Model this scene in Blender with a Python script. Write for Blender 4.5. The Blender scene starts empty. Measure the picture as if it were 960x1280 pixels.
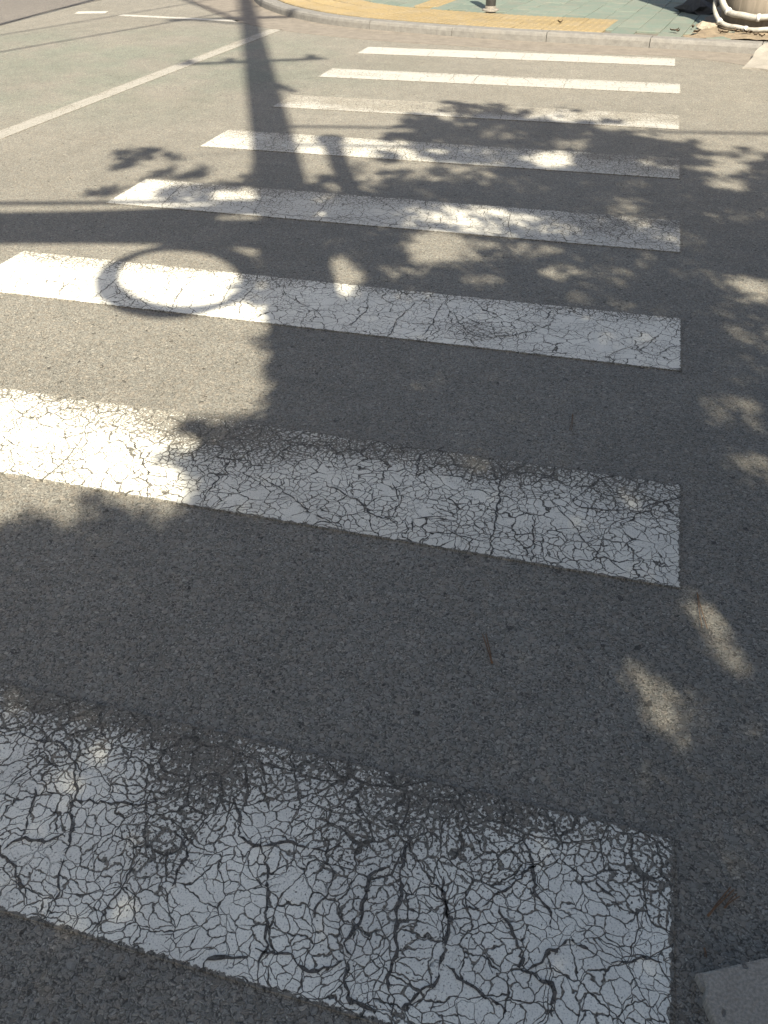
import bpy, bmesh, math, random
import numpy as np
from mathutils import Vector, Matrix

random.seed(7)
rng = np.random.default_rng(11)
sc = bpy.context.scene
COL = sc.collection

# ------------------------------------------------------------------ camera
H = 1.42                                    # phone held at chest height
F_PX, PITCH, YAW, ROLL = 1061.97, math.radians(37.333), math.radians(-15.930), math.radians(0.6205)
fw = Vector((math.sin(YAW) * math.cos(PITCH), math.cos(YAW) * math.cos(PITCH), -math.sin(PITCH)))
r0 = Vector((math.cos(YAW), -math.sin(YAW), 0))
d0 = fw.cross(r0)
rt = math.cos(ROLL) * r0 + math.sin(ROLL) * d0
dn = -math.sin(ROLL) * r0 + math.cos(ROLL) * d0
cam_data = bpy.data.cameras.new('camera')
cam = bpy.data.objects.new('camera', cam_data)
COL.objects.link(cam)
M = Matrix((rt, -dn, -fw)).transposed().to_4x4()
M.translation = Vector((0, 0, H))
cam.matrix_world = M
cam_data.sensor_fit = 'HORIZONTAL'
cam_data.sensor_width = 36
cam_data.lens = F_PX * 36 / 960
cam_data.clip_start = 0.05
cam_data.clip_end = 1500
sc.camera = cam

# ------------------------------------------------------------------ light
SUN_EL = math.radians(46)
SUN_AZ = math.radians(24.3)                # to the sun: (sin, -cos)
SX, SY = math.sin(SUN_AZ), -math.cos(SUN_AZ)
COT = 1 / math.tan(SUN_EL)
w = bpy.data.worlds.new('World')
sc.world = w
w.use_nodes = True
wn = w.node_tree
wn.nodes.clear()
sky = wn.nodes.new('ShaderNodeTexSky')
sky.sky_type = 'NISHITA'
sky.sun_disc = False
sky.sun_elevation = SUN_EL
sky.sun_rotation = math.pi - SUN_AZ
sky.air_density = 1.0
sky.dust_density = 3.6
sky.ozone_density = 0.6
bg = wn.nodes.new('ShaderNodeBackground')
bg.inputs['Strength'].default_value = 0.070
wo = wn.nodes.new('ShaderNodeOutputWorld')
wn.links.new(sky.outputs[0], bg.inputs[0])
wn.links.new(bg.outputs[0], wo.inputs[0])
sd = bpy.data.lights.new('sun', 'SUN')
sd.energy = 5.0
sd.angle = math.radians(0.47)
sd.color = (1.0, 0.92, 0.775)
sun = bpy.data.objects.new('sun', sd)
COL.objects.link(sun)
to_sun = Vector((SX * math.cos(SUN_EL), SY * math.cos(SUN_EL), math.sin(SUN_EL)))
sun.rotation_euler = to_sun.to_track_quat('Z', 'Y').to_euler()
sun.location = to_sun * 60
vs = sc.view_settings
vs.view_transform = 'Standard'
vs.look = 'None'
vs.gamma = 1
vs.exposure = 1.3
sc.cycles.max_bounces = 4
sc.cycles.diffuse_bounces = 2
sc.cycles.glossy_bounces = 2

# ------------------------------------------------------------------ helpers
def G(px, py, z=0.0):
    """photo pixel -> point on the horizontal plane at height z"""
    d = fw + ((px - 480) / F_PX) * rt + ((py - 640) / F_PX) * dn
    t = (z - H) / d.z
    return Vector((d.x * t, d.y * t, z))

def link(name, me, mat=None, parent=None):
    o = bpy.data.objects.new(name, me)
    COL.objects.link(o)
    if mat is not None and me is not None and not me.materials:
        me.materials.append(mat)
    if parent is not None:
        o.parent = parent
    return o

def mesh(name, V, Fc, smooth=False):
    me = bpy.data.meshes.new(name)
    me.from_pydata([tuple(v) for v in V], [], Fc)
    if smooth:
        me.polygons.foreach_set('use_smooth', [True] * len(me.polygons))
    me.update()
    return me

def from_bm(name, bm, smooth=False):
    me = bpy.data.meshes.new(name)
    bmesh.ops.recalc_face_normals(bm, faces=bm.faces)
    bm.to_mesh(me)
    bm.free()
    if smooth:
        me.polygons.foreach_set('use_smooth', [True] * len(me.polygons))
    return me

def tag(o, label=None, cat=None, group=None, kind=None):
    if label: o['label'] = label
    if cat: o['category'] = cat
    if group: o['group'] = group
    if kind: o['kind'] = kind
    return o

def empty(name, loc=(0, 0, 0)):
    o = bpy.data.objects.new(name, None)
    o.empty_display_size = 0.1
    COL.objects.link(o)
    o.location = loc
    return o

def tube_data(pts, rad, seg=8, caps=True):
    pts = [Vector(p) for p in pts]
    n = len(pts)
    if not hasattr(rad, '__len__'):
        rad = [rad] * n
    V, Fc = [], []
    up = None
    for i in range(n):
        a = pts[max(0, i - 1)]
        b = pts[min(n - 1, i + 1)]
        t = (b - a).normalized()
        if up is None:
            up = Vector((0, 0, 1)) if abs(t.z) < 0.9 else Vector((1, 0, 0))
        s = t.cross(up).normalized()
        u = s.cross(t).normalized()
        up = u
        for k in range(seg):
            an = 2 * math.pi * k / seg
            V.append(pts[i] + (math.cos(an) * s + math.sin(an) * u) * float(rad[i]))
    for i in range(n - 1):
        for k in range(seg):
            k2 = (k + 1) % seg
            Fc.append((i * seg + k, i * seg + k2, (i + 1) * seg + k2, (i + 1) * seg + k))
    if caps:
        Fc.append(tuple(range(seg))[::-1])
        Fc.append(tuple((n - 1) * seg + k for k in range(seg)))
    return V, Fc

def tube(name, pts, rad, mat, parent=None, seg=8):
    V, Fc = tube_data(pts, rad, seg)
    return link(name, mesh(name, V, Fc, True), mat, parent)

def box_bm(bm, size, loc=(0, 0, 0), rot=None, bevel=0.0, seg=1):
    m = Matrix.Translation(loc)
    if rot is not None:
        m = m @ rot
    m = m @ Matrix.Diagonal((*size, 1))
    r = bmesh.ops.create_cube(bm, size=1, matrix=m)
    if bevel:
        es = list({e for v in r['verts'] for e in v.link_edges})
        bmesh.ops.bevel(bm, geom=es, offset=bevel, segments=seg, affect='EDGES', profile=0.5)

def lathe_bm(bm, prof, seg=20, loc=(0, 0, 0)):
    rings = []
    for (r, z) in prof:
        rings.append([bm.verts.new((loc[0] + r * math.cos(2 * math.pi * k / seg), loc[1] + r * math.sin(2 * math.pi * k / seg), loc[2] + z)) for k in range(seg)])
    for a, b in zip(rings, rings[1:]):
        for k in range(seg):
            bm.faces.new((a[k], a[(k + 1) % seg], b[(k + 1) % seg], b[k]))
    bm.faces.new(rings[0][::-1])
    bm.faces.new(rings[-1])

def smooth_line(pts, per=8):
    """smooth curve through unevenly spaced points"""
    P = [Vector(p) for p in pts]
    n = len(P)
    D = [max((P[i + 1] - P[i]).length, 1e-6) for i in range(n - 1)]
    S = [(P[i + 1] - P[i]) / D[i] for i in range(n - 1)]
    T = [S[0]] + [(S[i - 1] * D[i] + S[i] * D[i - 1]) / (D[i] + D[i - 1]) for i in range(1, n - 1)] + [S[-1]]
    out = []
    for i in range(n - 1):
        for k in range(per):
            t = k / per
            h00 = 2 * t ** 3 - 3 * t * t + 1; h10 = t ** 3 - 2 * t * t + t; h01 = 1 - h00; h11 = t ** 3 - t * t
            out.append(P[i] * h00 + T[i] * (D[i] * h10) + P[i + 1] * h01 + T[i + 1] * (D[i] * h11))
    out.append(P[-1])
    return out

# ------------------------------------------------------------------ material helpers
class NT:
    def __init__(s, name):
        s.m = bpy.data.materials.new(name)
        s.m.use_nodes = True
        s.t = s.m.node_tree
        s.t.nodes.clear()
        s._pos = None
    def n(s, ty, **kw):
        o = s.t.nodes.new(ty)
        for k, v in kw.items():
            setattr(o, k, v)
        return o
    def put(s, sock, v):
        if isinstance(v, bpy.types.NodeSocket):
            s.t.links.new(v, sock)
        elif v is not None:
            if sock.type == 'RGBA' and len(v) == 3:
                v = (*v, 1)
            sock.default_value = v
    def pos(s):
        if s._pos is None:
            s._pos = s.n('ShaderNodeNewGeometry').outputs['Position']
        return s._pos
    def math(s, op, a, b=None, c=None, clamp=False):
        o = s.n('ShaderNodeMath', operation=op, use_clamp=clamp)
        s.put(o.inputs[0], a)
        if b is not None: s.put(o.inputs[1], b)
        if c is not None: s.put(o.inputs[2], c)
        return o.outputs[0]
    def vmath(s, op, a, b=None, scale=None):
        o = s.n('ShaderNodeVectorMath', operation=op)
        s.put(o.inputs[0], a)
        if b is not None: s.put(o.inputs[1], b)
        if scale is not None: s.put(o.inputs['Scale'], scale)
        return o.outputs['Value'] if op in ('LENGTH', 'DISTANCE', 'DOT_PRODUCT') else o.outputs[0]
    def noise(s, scale, detail=2, rough=0.5, vec=None, dim='2D', off=None, color=False):
        o = s.n('ShaderNodeTexNoise', noise_dimensions=dim)
        v = vec if vec is not None else s.pos()
        if off is not None:
            v = s.vmath('ADD', v, off)
        s.put(o.inputs['Vector'], v)
        s.put(o.inputs['Scale'], float(scale))
        s.put(o.inputs['Detail'], float(detail))
        s.put(o.inputs['Roughness'], rough)
        return o.outputs['Color'] if color else o.outputs['Fac']
    def vor(s, scale, vec=None, feature='F1', dim='2D', rnd=1.0):
        o = s.n('ShaderNodeTexVoronoi', voronoi_dimensions=dim, feature=feature)
        s.put(o.inputs['Vector'], vec if vec is not None else s.pos())
        s.put(o.inputs['Scale'], float(scale))
        s.put(o.inputs['Randomness'], rnd)
        return o
    def ramp(s, f, stops):
        o = s.n('ShaderNodeValToRGB')
        cr = o.color_ramp
        while len(cr.elements) < len(stops):
            cr.elements.new(0.5)
        for e, (p, c) in zip(cr.elements, stops):
            e.position = p
            e.color = (*c, 1) if len(c) == 3 else c
        s.put(o.inputs[0], f)
        return o.outputs[0]
    def maprange(s, v, a, b, c=0.0, d=1.0, smooth=True):
        o = s.n('ShaderNodeMapRange', interpolation_type='SMOOTHSTEP' if smooth else 'LINEAR')
        s.put(o.inputs[0], v)
        for i, x in enumerate((a, b, c, d)):
            s.put(o.inputs[i + 1], x)
        return o.outputs[0]
    def mix(s, f, a, b, blend='MIX'):
        o = s.n('ShaderNodeMix', data_type='RGBA', blend_type=blend)
        s.put(o.inputs[0], f)
        s.put(o.inputs[6], a)
        s.put(o.inputs[7], b)
        return o.outputs[2]
    def scale(s, col, f):
        return s.mix(1.0, col, s.gray(f), 'MULTIPLY')
    def gray(s, f):
        o = s.n('ShaderNodeCombineXYZ')
        for i in range(3):
            s.put(o.inputs[i], f)
        return o.outputs[0]
    def sep(s, v):
        o = s.n('ShaderNodeSeparateXYZ')
        s.put(o.inputs[0], v)
        return o.outputs
    def out(s, color, rough=0.8, height=None, dist=0.003, strength=1.0, spec=0.3, diff_rough=0.0, metallic=0.0):
        b = s.n('ShaderNodeBsdfPrincipled')
        s.put(b.inputs['Base Color'], color)
        s.put(b.inputs['Roughness'], rough)
        s.put(b.inputs['Specular IOR Level'], spec)
        s.put(b.inputs['Metallic'], metallic)
        if 'Diffuse Roughness' in b.inputs:
            s.put(b.inputs['Diffuse Roughness'], diff_rough)
        if height is not None:
            u = s.n('ShaderNodeBump')
            u.inputs['Strength'].default_value = strength
            u.inputs['Distance'].default_value = dist
            s.put(u.inputs['Height'], height)
            s.t.links.new(u.outputs[0], b.inputs['Normal'])
        o = s.n('ShaderNodeOutputMaterial')
        s.t.links.new(b.outputs[0], o.inputs[0])
        return s.m

def asphalt_nodes(N, tint=(0.226, 0.211, 0.176), green=True, lite=False):
    """stone-in-bitumen colour and relief height"""
    wob = N.noise(75, 1, 0.5, color=True)
    p = N.vmath('ADD', N.pos(), N.vmath('SCALE', N.vmath('SUBTRACT', wob, (0.5, 0.5, 0.5)), scale=0.011))
    v1 = N.vor(100, p)                      # coarse chippings, only some of them exposed
    v2 = N.vor(265, p)                     # fine chippings and grit
    c1 = N.sep(v1.outputs['Color'])
    c2 = N.sep(v2.outputs['Color'])
    d1, d2 = v1.outputs['Distance'], v2.outputs['Distance']
    big_on = N.math('MULTIPLY', N.math('GREATER_THAN', c1[1], 0.66), N.maprange(d1, 0.52, 0.42))
    stone = N.ramp(c1[0], [(0.0, (0.66,) * 3), (0.4, (0.97,) * 3), (0.8, (1.06,) * 3), (0.97, (1.18,) * 3), (1.0, (1.5,) * 3)])
    grit = N.ramp(c2[0], [(0.0, (0.44,) * 3), (0.25, (0.80,) * 3), (0.75, (1.04,) * 3), (0.95, (1.25,) * 3), (1.0, (1.6,) * 3)])
    gap = N.math('MULTIPLY', N.maprange(d2, 0.36, 0.78, 1.0, 0.45), N.maprange(N.noise(330, 2, 0.6), 0.3, 0.7, 0.84, 1.14))  # gaps darkened in the colour as crevice shade between grains, plus dark bitumen
    hue = N.mix(0.17, (1, 1, 1), N.ramp(c1[2], [(0, (1.25, 1.0, 0.75)), (0.35, (1.04, 1.0, 0.95)), (0.7, (0.9, 1.02, 1.04)), (1, (0.82, 0.98, 1.12))]))
    col = N.mix(big_on, N.scale(grit, gap), stone)
    col = N.mix(1.0, col, hue, 'MULTIPLY')
    h = N.math('MULTIPLY', N.math('SUBTRACT', 0.7, d2), N.maprange(c2[1], 0, 1, 0.25, 0.8, smooth=False))
    h = N.math('ADD', h, N.math('MULTIPLY', big_on, N.maprange(c1[2], 0, 1, 0.3, 0.75, smooth=False)))
    base = tint
    if not lite:
        big = N.maprange(N.noise(0.55, 2, 0.6), 0.25, 0.75, 0.95, 1.05)
        mid = N.maprange(N.noise(6, 3, 0.7), 0.25, 0.75, 0.93, 1.07)
        spot = N.vor(13, N.vmath('ADD', N.pos(), N.vmath('SCALE', wob, scale=0.02)))
        sc3 = N.sep(spot.outputs['Color'])
        gate = N.math('GREATER_THAN', sc3[0], 0.50)
        pit = N.math('MULTIPLY', gate, N.math('LESS_THAN', spot.outputs['Distance'], N.math('MULTIPLY', sc3[1], 0.10)))
        f = N.math('MULTIPLY', N.math('MULTIPLY', big, mid), N.maprange(pit, 0, 1, 1.0, 0.45, smooth=False))
        col = N.scale(col, f)
        h = N.math('SUBTRACT', h, N.math('MULTIPLY', pit, 0.8))
    if green:
        x, y, z = N.sep(N.pos())
        # remnants of an old green surface coat near the junction
        e = N.math('ADD', N.math('POWER', N.math('DIVIDE', N.math('ADD', x, 5.0), 3.0), 2.0), N.math('POWER', N.math('DIVIDE', N.math('SUBTRACT', y, 7.6), 2.2), 2.0))
        g = N.math('MULTIPLY', N.maprange(e, 1.5, 0.1, 0, 0.45), N.maprange(N.noise(1.3, 3, 0.6), 0.3, 0.65))
        base = N.mix(g, tint, (0.150, 0.180, 0.138))
        dusty = N.maprange(N.noise(0.9, 3, 0.6, off=(7, 3, 0)), 0.45, 0.75, 0, 0.25)
        base = N.mix(dusty, base, (0.215, 0.195, 0.155))
    col = N.mix(1.0, col, base, 'MULTIPLY')
    return col, h

def asphalt_mat(name, **kw):
    N = NT(name)
    c, h = asphalt_nodes(N, **kw)
    return N.out(c, 0.68, h, 0.0034, 1.0, spec=0.24, diff_rough=0.15)

def paint_mat(name, width, length, wear=0.25, top=0.5, topw=0.10, cA=1.0, cB=1.0, cC=1.0, blobs=(), seed=0.0, white=(0.78, 0.765, 0.665), dirt=0.25, relief=False):
    """cracked, worn road paint; uv = metres from the left end / from the near edge"""
    N = NT(name)
    ac, ah = asphalt_nodes(N, green=False, lite=True)
    P = N.vmath('ADD', N.pos(), (seed * 3.7, seed * 1.9, 0))
    n1 = N.vmath('SUBTRACT', N.noise(7, 2, 0.6, P, color=True), (0.5, 0.5, 0.5))
    n2 = N.vmath('SUBTRACT', N.noise(45, 2, 0.6, P, color=True), (0.5, 0.5, 0.5))
    p = N.vmath('ADD', P, N.vmath('ADD', N.vmath('SCALE', n1, scale=0.075), N.vmath('SCALE', n2, scale=0.014)))
    uv = N.n('ShaderNodeUVMap').outputs[0]
    u, v, _ = N.sep(uv)
    x, y, z = N.sep(N.pos())
    # wear: rubbed most along the far edge and in a few patches
    wr = N.math('MULTIPLY', N.math('SUBTRACT', N.noise(3.2, 4, 0.6, P), 0.36), wear * 3.2)
    wr = N.math('MAXIMUM', wr, 0.0)
    if top:
        fall = N.maprange(N.math('ADD', v, N.math('MULTIPLY', N.math('SUBTRACT', N.noise(4.5, 3, 0.6, P), 0.5), 0.26)), width - topw * 1.3, width, 0, top)
        wr = N.math('ADD', wr, fall)
    for (bx, by, rx, ry, s_) in blobs:
        e = N.math('ADD', N.math('POWER', N.math('DIVIDE', N.math('SUBTRACT', x, bx), rx), 2.0), N.math('POWER', N.math('DIVIDE', N.math('SUBTRACT', y, by), ry), 2.0))
        e = N.math('ADD', e, N.math('MULTIPLY', N.math('SUBTRACT', N.noise(9, 3, 0.6, P), 0.5), 1.5))
        wr = N.math('ADD', wr, N.maprange(e, 1.5, 0.0, 0, s_))
    wr = N.math('MINIMUM', wr, 1.25)
    def crack(sc_, wid, soft):
        d = N.math('DIVIDE', N.vor(sc_, p, 'DISTANCE_TO_EDGE').outputs['Distance'], sc_)
        return N.maprange(N.math('SUBTRACT', d, wid), 0.0, soft, 1, 0)
    gA = N.maprange(N.noise(2.5, 2, 0.5, P, off=(5, 2, 0)), 0.38, 0.62)
    gB = N.maprange(N.noise(6, 2, 0.5, P, off=(1, 8, 0)), 0.30, 0.58)
    gC = N.maprange(N.noise(9, 2, 0.55, P, off=(3, 4, 0)), 0.34, 0.58)
    vary = N.maprange(N.noise(26, 2, 0.6, P, off=(2, 6, 0)), 0.32, 0.68, 0.25, 1.5)
    A = crack(4.6, N.math('MULTIPLY', N.math('MULTIPLY', gA, vary), 0.0024 * cA), 0.0012)
    A = N.math('MULTIPLY', A, N.math('GREATER_THAN', gA, 0.02))
    wB = N.math('MULTIPLY_ADD', wr, 0.0016, N.math('MULTIPLY', N.math('MULTIPLY', gB, vary), 0.0010 * cB))
    B = N.math('MULTIPLY', crack(15.5, wB, 0.0010), N.maprange(N.math('ADD', gB, wr), 0.05, 0.30))
    wC = N.math('ADD', N.math('MULTIPLY', gC, 0.00045 * cC), N.math('MULTIPLY', N.math('POWER', wr, 1.3), 0.0026))
    C = N.math('MULTIPLY', crack(44, wC, 0.0007), N.maprange(N.math('ADD', N.math('MULTIPLY', gC, cC), wr), 0.12, 0.45))
    sp = N.noise(150, 3, 0.65, P)
    S = N.maprange(N.math('SUBTRACT', sp, N.math('MULTIPLY_ADD', wr, -0.27, 0.715)), -0.02, 0.03)
    # ragged outline
    er = N.math('MULTIPLY', N.math('SUBTRACT', N.noise(55, 4, 0.65, P), 0.30), 0.022)
    ed = N.math('MINIMUM', N.math('MINIMUM', u, N.math('SUBTRACT', length, u)), N.math('MINIMUM', v, N.math('SUBTRACT', width, v)))
    E_ = N.maprange(N.math('SUBTRACT', ed, er), 0.0, 0.0015, 1, 0)
    gone = N.math('MAXIMUM', N.math('MAXIMUM', N.math('MAXIMUM', A, B), N.math('MAXIMUM', C, S)), E_)
    dirtf = N.math('ADD', N.maprange(N.noise(5, 5, 0.65, P, off=(9, 9, 0)), 0.35, 0.75, 0, dirt), N.math('MULTIPLY', wr, 0.25))
    fleck = N.maprange(N.noise(300, 2, 0.65, P), 0.52, 0.70, 0, 0.55)
    pc = N.mix(dirtf, white, (0.33, 0.32, 0.29))
    pc = N.mix(fleck, pc, (0.30, 0.29, 0.27))
    ac2 = N.scale(ac, N.maprange(N.math('MAXIMUM', A, B), 0, 1, 0.9, 0.55))
    col = N.mix(gone, pc, ac2)
    ph = N.math('ADD', 0.95, N.math('MULTIPLY', N.noise(90, 3, 0.6, P), 0.25))
    hgt = N.math('ADD', N.math('MULTIPLY', N.math('SUBTRACT', 1.0, gone), ph), N.math('MULTIPLY', N.math('MULTIPLY', gone, ah), 0.6))
    hgt = N.math('ADD', hgt, N.math('MULTIPLY', ah, 0.12))
    if not relief:
        hgt = N.math('MULTIPLY', ah, 0.3)
    return N.out(col, N.maprange(gone, 0, 1, 0.5, 0.8), hgt, 0.0028, 1.0, spec=0.32, diff_rough=0.7)

def plain(name, col, rough=0.7, spread=0.18, sc_=12, bump=0.002, spec=0.3, metallic=0.0, dim='3D', second=None, fine=180):
    N = NT(name)
    n = N.noise(sc_, 5, 0.65, dim=dim)
    f = N.noise(fine, 3, 0.6, dim=dim)
    a = tuple(c * (1 - spread) for c in col)
    b = tuple(min(1, c * (1 + spread)) for c in col)
    c = N.mix(N.maprange(n, 0.28, 0.72), a, b)
    if second:
        c = N.mix(N.maprange(N.noise(sc_ * 0.35, 4, 0.7, dim=dim, off=(4, 1, 2)), 0.5, 0.7, 0, 0.8), c, second)
    c = N.scale(c, N.maprange(f, 0.3, 0.7, 0.85, 1.12))
    return N.out(c, rough, f, bump, 1.0, spec=spec, metallic=metallic)

MAT = {}
MAT['asphalt'] = asphalt_mat('worn_asphalt')
MAT['asphalt_dark'] = asphalt_mat('darker_asphalt', tint=(0.172, 0.156, 0.136), green=False)
MAT['crack'] = asphalt_mat('crack_dirt', tint=(0.118, 0.110, 0.096), green=False, lite=True)
MAT['kerb'] = plain('grey_granite_kerb', (0.172, 0.164, 0.147), 0.75, 0.16, 20, 0.002, second=(0.18, 0.168, 0.145))
MAT['gutter'] = plain('gritty_gutter_concrete', (0.175, 0.155, 0.127), 0.9, 0.18, 9, 0.004, second=(0.17, 0.15, 0.125), fine=90)
MAT['concrete'] = plain('pale_concrete', (0.27, 0.25, 0.21), 0.85, 0.12, 8, 0.003, second=(0.22, 0.20, 0.17))
MAT['mortar'] = plain('joint_sand', (0.13, 0.12, 0.095), 0.95, 0.2, 14, 0.003)
def tile_mat(name, col, worn, spread):
    N = NT(name)
    rnd = N.n('ShaderNodeObjectInfo').outputs['Random']
    n = N.noise(6, 5, 0.65, dim='3D')
    c = N.mix(N.maprange(n, 0.38, 0.72, 0, 0.75), col, worn)
    c = N.scale(c, N.maprange(rnd, 0, 1, 1 - spread, 1 + spread, smooth=False))
    c = N.scale(c, N.maprange(N.noise(120, 3, 0.6, dim='3D'), 0.3, 0.7, 0.86, 1.1))
    return N.out(c, 0.8, N.noise(160, 3, 0.6, dim='3D'), 0.002)
MAT['green'] = tile_mat('faded_green_paver', (0.128, 0.160, 0.130), (0.172, 0.170, 0.136), 0.07)
MAT['yellow'] = tile_mat('faded_yellow_tactile', (0.222, 0.170, 0.086), (0.22, 0.18, 0.115), 0.08)
MAT['soil'] = plain('dry_sandy_soil', (0.20, 0.158, 0.105), 0.95, 0.28, 10, 0.006, second=(0.14, 0.11, 0.08), fine=70)
MAT['steel'] = plain('grey_painted_steel', (0.17, 0.165, 0.16), 0.45, 0.12, 25, 0.0006, spec=0.5)
MAT['flange'] = plain('scuffed_base_metal', (0.20, 0.18, 0.15), 0.6, 0.25, 40, 0.001)
MAT['dark_steel'] = plain('galvanised_steel', (0.25, 0.25, 0.25), 0.5, 0.15, 30, 0.0006, metallic=0.6)
MAT['black_cable'] = plain('black_cable_jacket', (0.03, 0.03, 0.03), 0.6, 0.2, 30, 0.0004)
MAT['conduit'] = plain('white_conduit_plastic', (0.33, 0.315, 0.275), 0.5, 0.2, 20, 0.0005, second=(0.22, 0.20, 0.165))
MAT['clip'] = plain('white_clip_plastic', (0.5, 0.49, 0.46), 0.5, 0.06, 20, 0.0003)
MAT['stone'] = plain('broken_pale_stone', (0.27, 0.235, 0.18), 0.85, 0.2, 20, 0.004)
MAT['needle'] = plain('dry_brown_needle', (0.15, 0.085, 0.045), 0.7, 0.3, 60, 0.0003)
MAT['dead_leaf'] = plain('brown_dead_leaf', (0.065, 0.045, 0.028), 0.8, 0.3, 50, 0.001)
MAT['weed'] = plain('dusty_weed', (0.10, 0.115, 0.045), 0.8, 0.3, 40, 0.001)
MAT['dark_clump'] = plain('dark_grey_clump', (0.055, 0.055, 0.055), 0.85, 0.3, 15, 0.003)
N = NT('pine_needle_green')
MAT['foliage'] = N.out(N.mix(N.n('ShaderNodeNewGeometry').outputs['Random Per Island'], (0.035, 0.060, 0.020), (0.075, 0.105, 0.038)), 0.6)
MAT['bark'] = plain('pine_bark', (0.12, 0.085, 0.06), 0.9, 0.35, 12, 0.01)
def pole_mat():
    N = NT('cast_concrete_pole')
    x, y, z = N.sep(N.pos())
    st = N.n('ShaderNodeCombineXYZ')
    N.put(st.inputs[0], N.math('MULTIPLY', x, 26.0)); N.put(st.inputs[1], N.math('MULTIPLY', y, 26.0)); N.put(st.inputs[2], N.math('MULTIPLY', z, 2.2))
    n = N.noise(1.0, 5, 0.65, st.outputs[0], dim='3D')
    c = N.ramp(n, [(0.25, (0.14, 0.118, 0.088)), (0.45, (0.21, 0.18, 0.14)), (0.62, (0.25, 0.215, 0.17)), (0.8, (0.32, 0.28, 0.225))])
    return N.out(c, 0.85, n, 0.006)
MAT['pole'] = pole_mat()

# ------------------------------------------------------------------ ground and road
def sheet(name, pts, z, mat, kind='structure', uv=None):
    n = len(pts)
    V = [(p[0], p[1], z) for p in pts] + [(p[0], p[1], z - .03) for p in pts]
    o = link(name, mesh(name, V, [tuple(range(n))] + [(i, n + i, n + (i + 1) % n, (i + 1) % n) for i in range(n)]), mat)
    if kind:
        o['kind'] = kind
    return o

N = NT('bare_ground')
MAT['ground'] = N.out(N.mix(N.noise(0.2, 4), (0.16, 0.145, 0.12), (0.22, 0.2, 0.165)), 0.9)
sheet('ground', [(-600, -600), (600, -600), (600, 600), (-600, 600)], -0.06, MAT['ground'])
road = sheet('road', [(-60, -0.42), (60, -0.42), (60, 9.6), (0, 9.9), (-2, 10.4), (-4.0, 11.2), (-5.5, 13), (-6.2, 16), (-6.4, 60), (-16, 60), (-16, 12), (-60, 12)], 0.0, MAT['asphalt'])

# side street surfacing in a darker asphalt tint
pp = [G(-330, 150), G(0, 32), G(60, 14), G(128, 0), G(170, -14)]
sheet('side_road_surface', [(p.x, p.y) for p in pp] + [(-8.0, 40), (-15.9, 40), (-15.9, 11.9), (-40, 11.9), (-40, 6)], 0.004, MAT['asphalt_dark'])

# kerb line of the far corner (front foot of the kerb, on the road)
KPX = [(950, 68.5), (853, 63), (750, 57), (600, 48.5), (500, 40.5), (420, 32.5), (370, 23.5), (345, 16.5), (322, 6)]
kp = [G(x, y) for x, y in KPX]
kd = (kp[0] - kp[2]).normalized()
kp = [kp[0] + kd * 9, kp[0] + kd * 4] + kp
e = (kp[-1] - kp[-2]).normalized()
kp += [kp[-1] + Vector((-0.45, 0.95, 0)), kp[-1] + Vector((-0.75, 2.2, 0)), kp[-1] + Vector((-0.9, 5, 0)), kp[-1] + Vector((-0.9, 12, 0))]
KER = smooth_line(kp, 10)
def resample(pl, step):
    out = [pl[0].copy()]
    acc = 0.0
    for a, b in zip(pl, pl[1:]):
        L = (b - a).length
        t = step - acc
        while t <= L:
            out.append(a.lerp(b, t / L))
            t += step
        acc = (acc + L) % step if L else acc
        acc = L - (t - step) if True else acc
    return out
KER = resample(KER, 0.05)
def offset_line(pl, d):
    """d > 0 : away from the road"""
    out = []
    for i, p in enumerate(pl):
        a = pl[max(0, i - 3)]
        b = pl[min(len(pl) - 1, i + 3)]
        t = (b - a).normalized()
        out.append(p + Vector((t.y, -t.x, 0)) * d)
    return out
# the line runs from right to left, so the pavement lies on its right-hand side
KH, KW = 0.085, 0.17
front = KER
back = offset_line(KER, KW)

# gutter: a strip of gritty concrete in front of the kerb
gut_px = [(960, 87), (900, 77), (844, 71), (700, 66), (600, 59), (500, 53), (400, 44), (340, 36), (300, 28)]
gp = [G(x, y) for x, y in gut_px]
gl = smooth_line([gp[0] + kd * 9] + gp + [G(262, 14), G(240, 0), G(232, -12), Vector((-7.0, 18, 0)), Vector((-7.0, 24, 0))], 6)
gpoly = [(p.x, p.y) for p in gl] + [(p.x, p.y) for p in reversed(offset_line(KER, 0.03))]
gut = sheet('gutter', gpoly, 0.003, MAT['gutter'])

kerb = empty('kerb')
kerb['kind'] = 'structure'
i = 0
step = 20
prof = [(0.0, -0.02), (0.004, KH - 0.032), (0.012, KH - 0.010), (0.032, KH), (KW - 0.004, KH), (KW, KH - 0.004), (KW, -0.02)]
lines = [offset_line(KER, d) for d, z in prof]
while i + step < len(KER) and i < 20 * 24:
    V, Fc = [], []
    js = list(range(i, i + step + 1, 4))
    lift = random.uniform(-0.003, 0.003)
    out_ = random.uniform(-0.004, 0.004)
    for k, j in enumerate(js):
        for q, (d, z) in enumerate(prof):
            p = lines[q][j].copy()
            if k == 0: p = p.lerp(lines[q][j + 1], 0.07)
            if k == len(js) - 1: p = p.lerp(lines[q][j - 1], 0.07)
            V.append((p.x, p.y - out_, z + lift))
    m = len(prof)
    for k in range(len(js) - 1):
        for q in range(m - 1):
            Fc.append((k * m + q, k * m + q + 1, (k + 1) * m + q + 1, (k + 1) * m + q))
    Fc.append(tuple(range(m)))
    Fc.append(tuple(range((len(js) - 1) * m, len(js) * m))[::-1])
    bm = bmesh.new()
    vv = [bm.verts.new(v) for v in V]
    for f in Fc:
        bm.faces.new([vv[a] for a in f])
    link('kerb_stone', from_bm('kerb_stone', bm), MAT['kerb'], kerb)
    i += step

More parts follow.
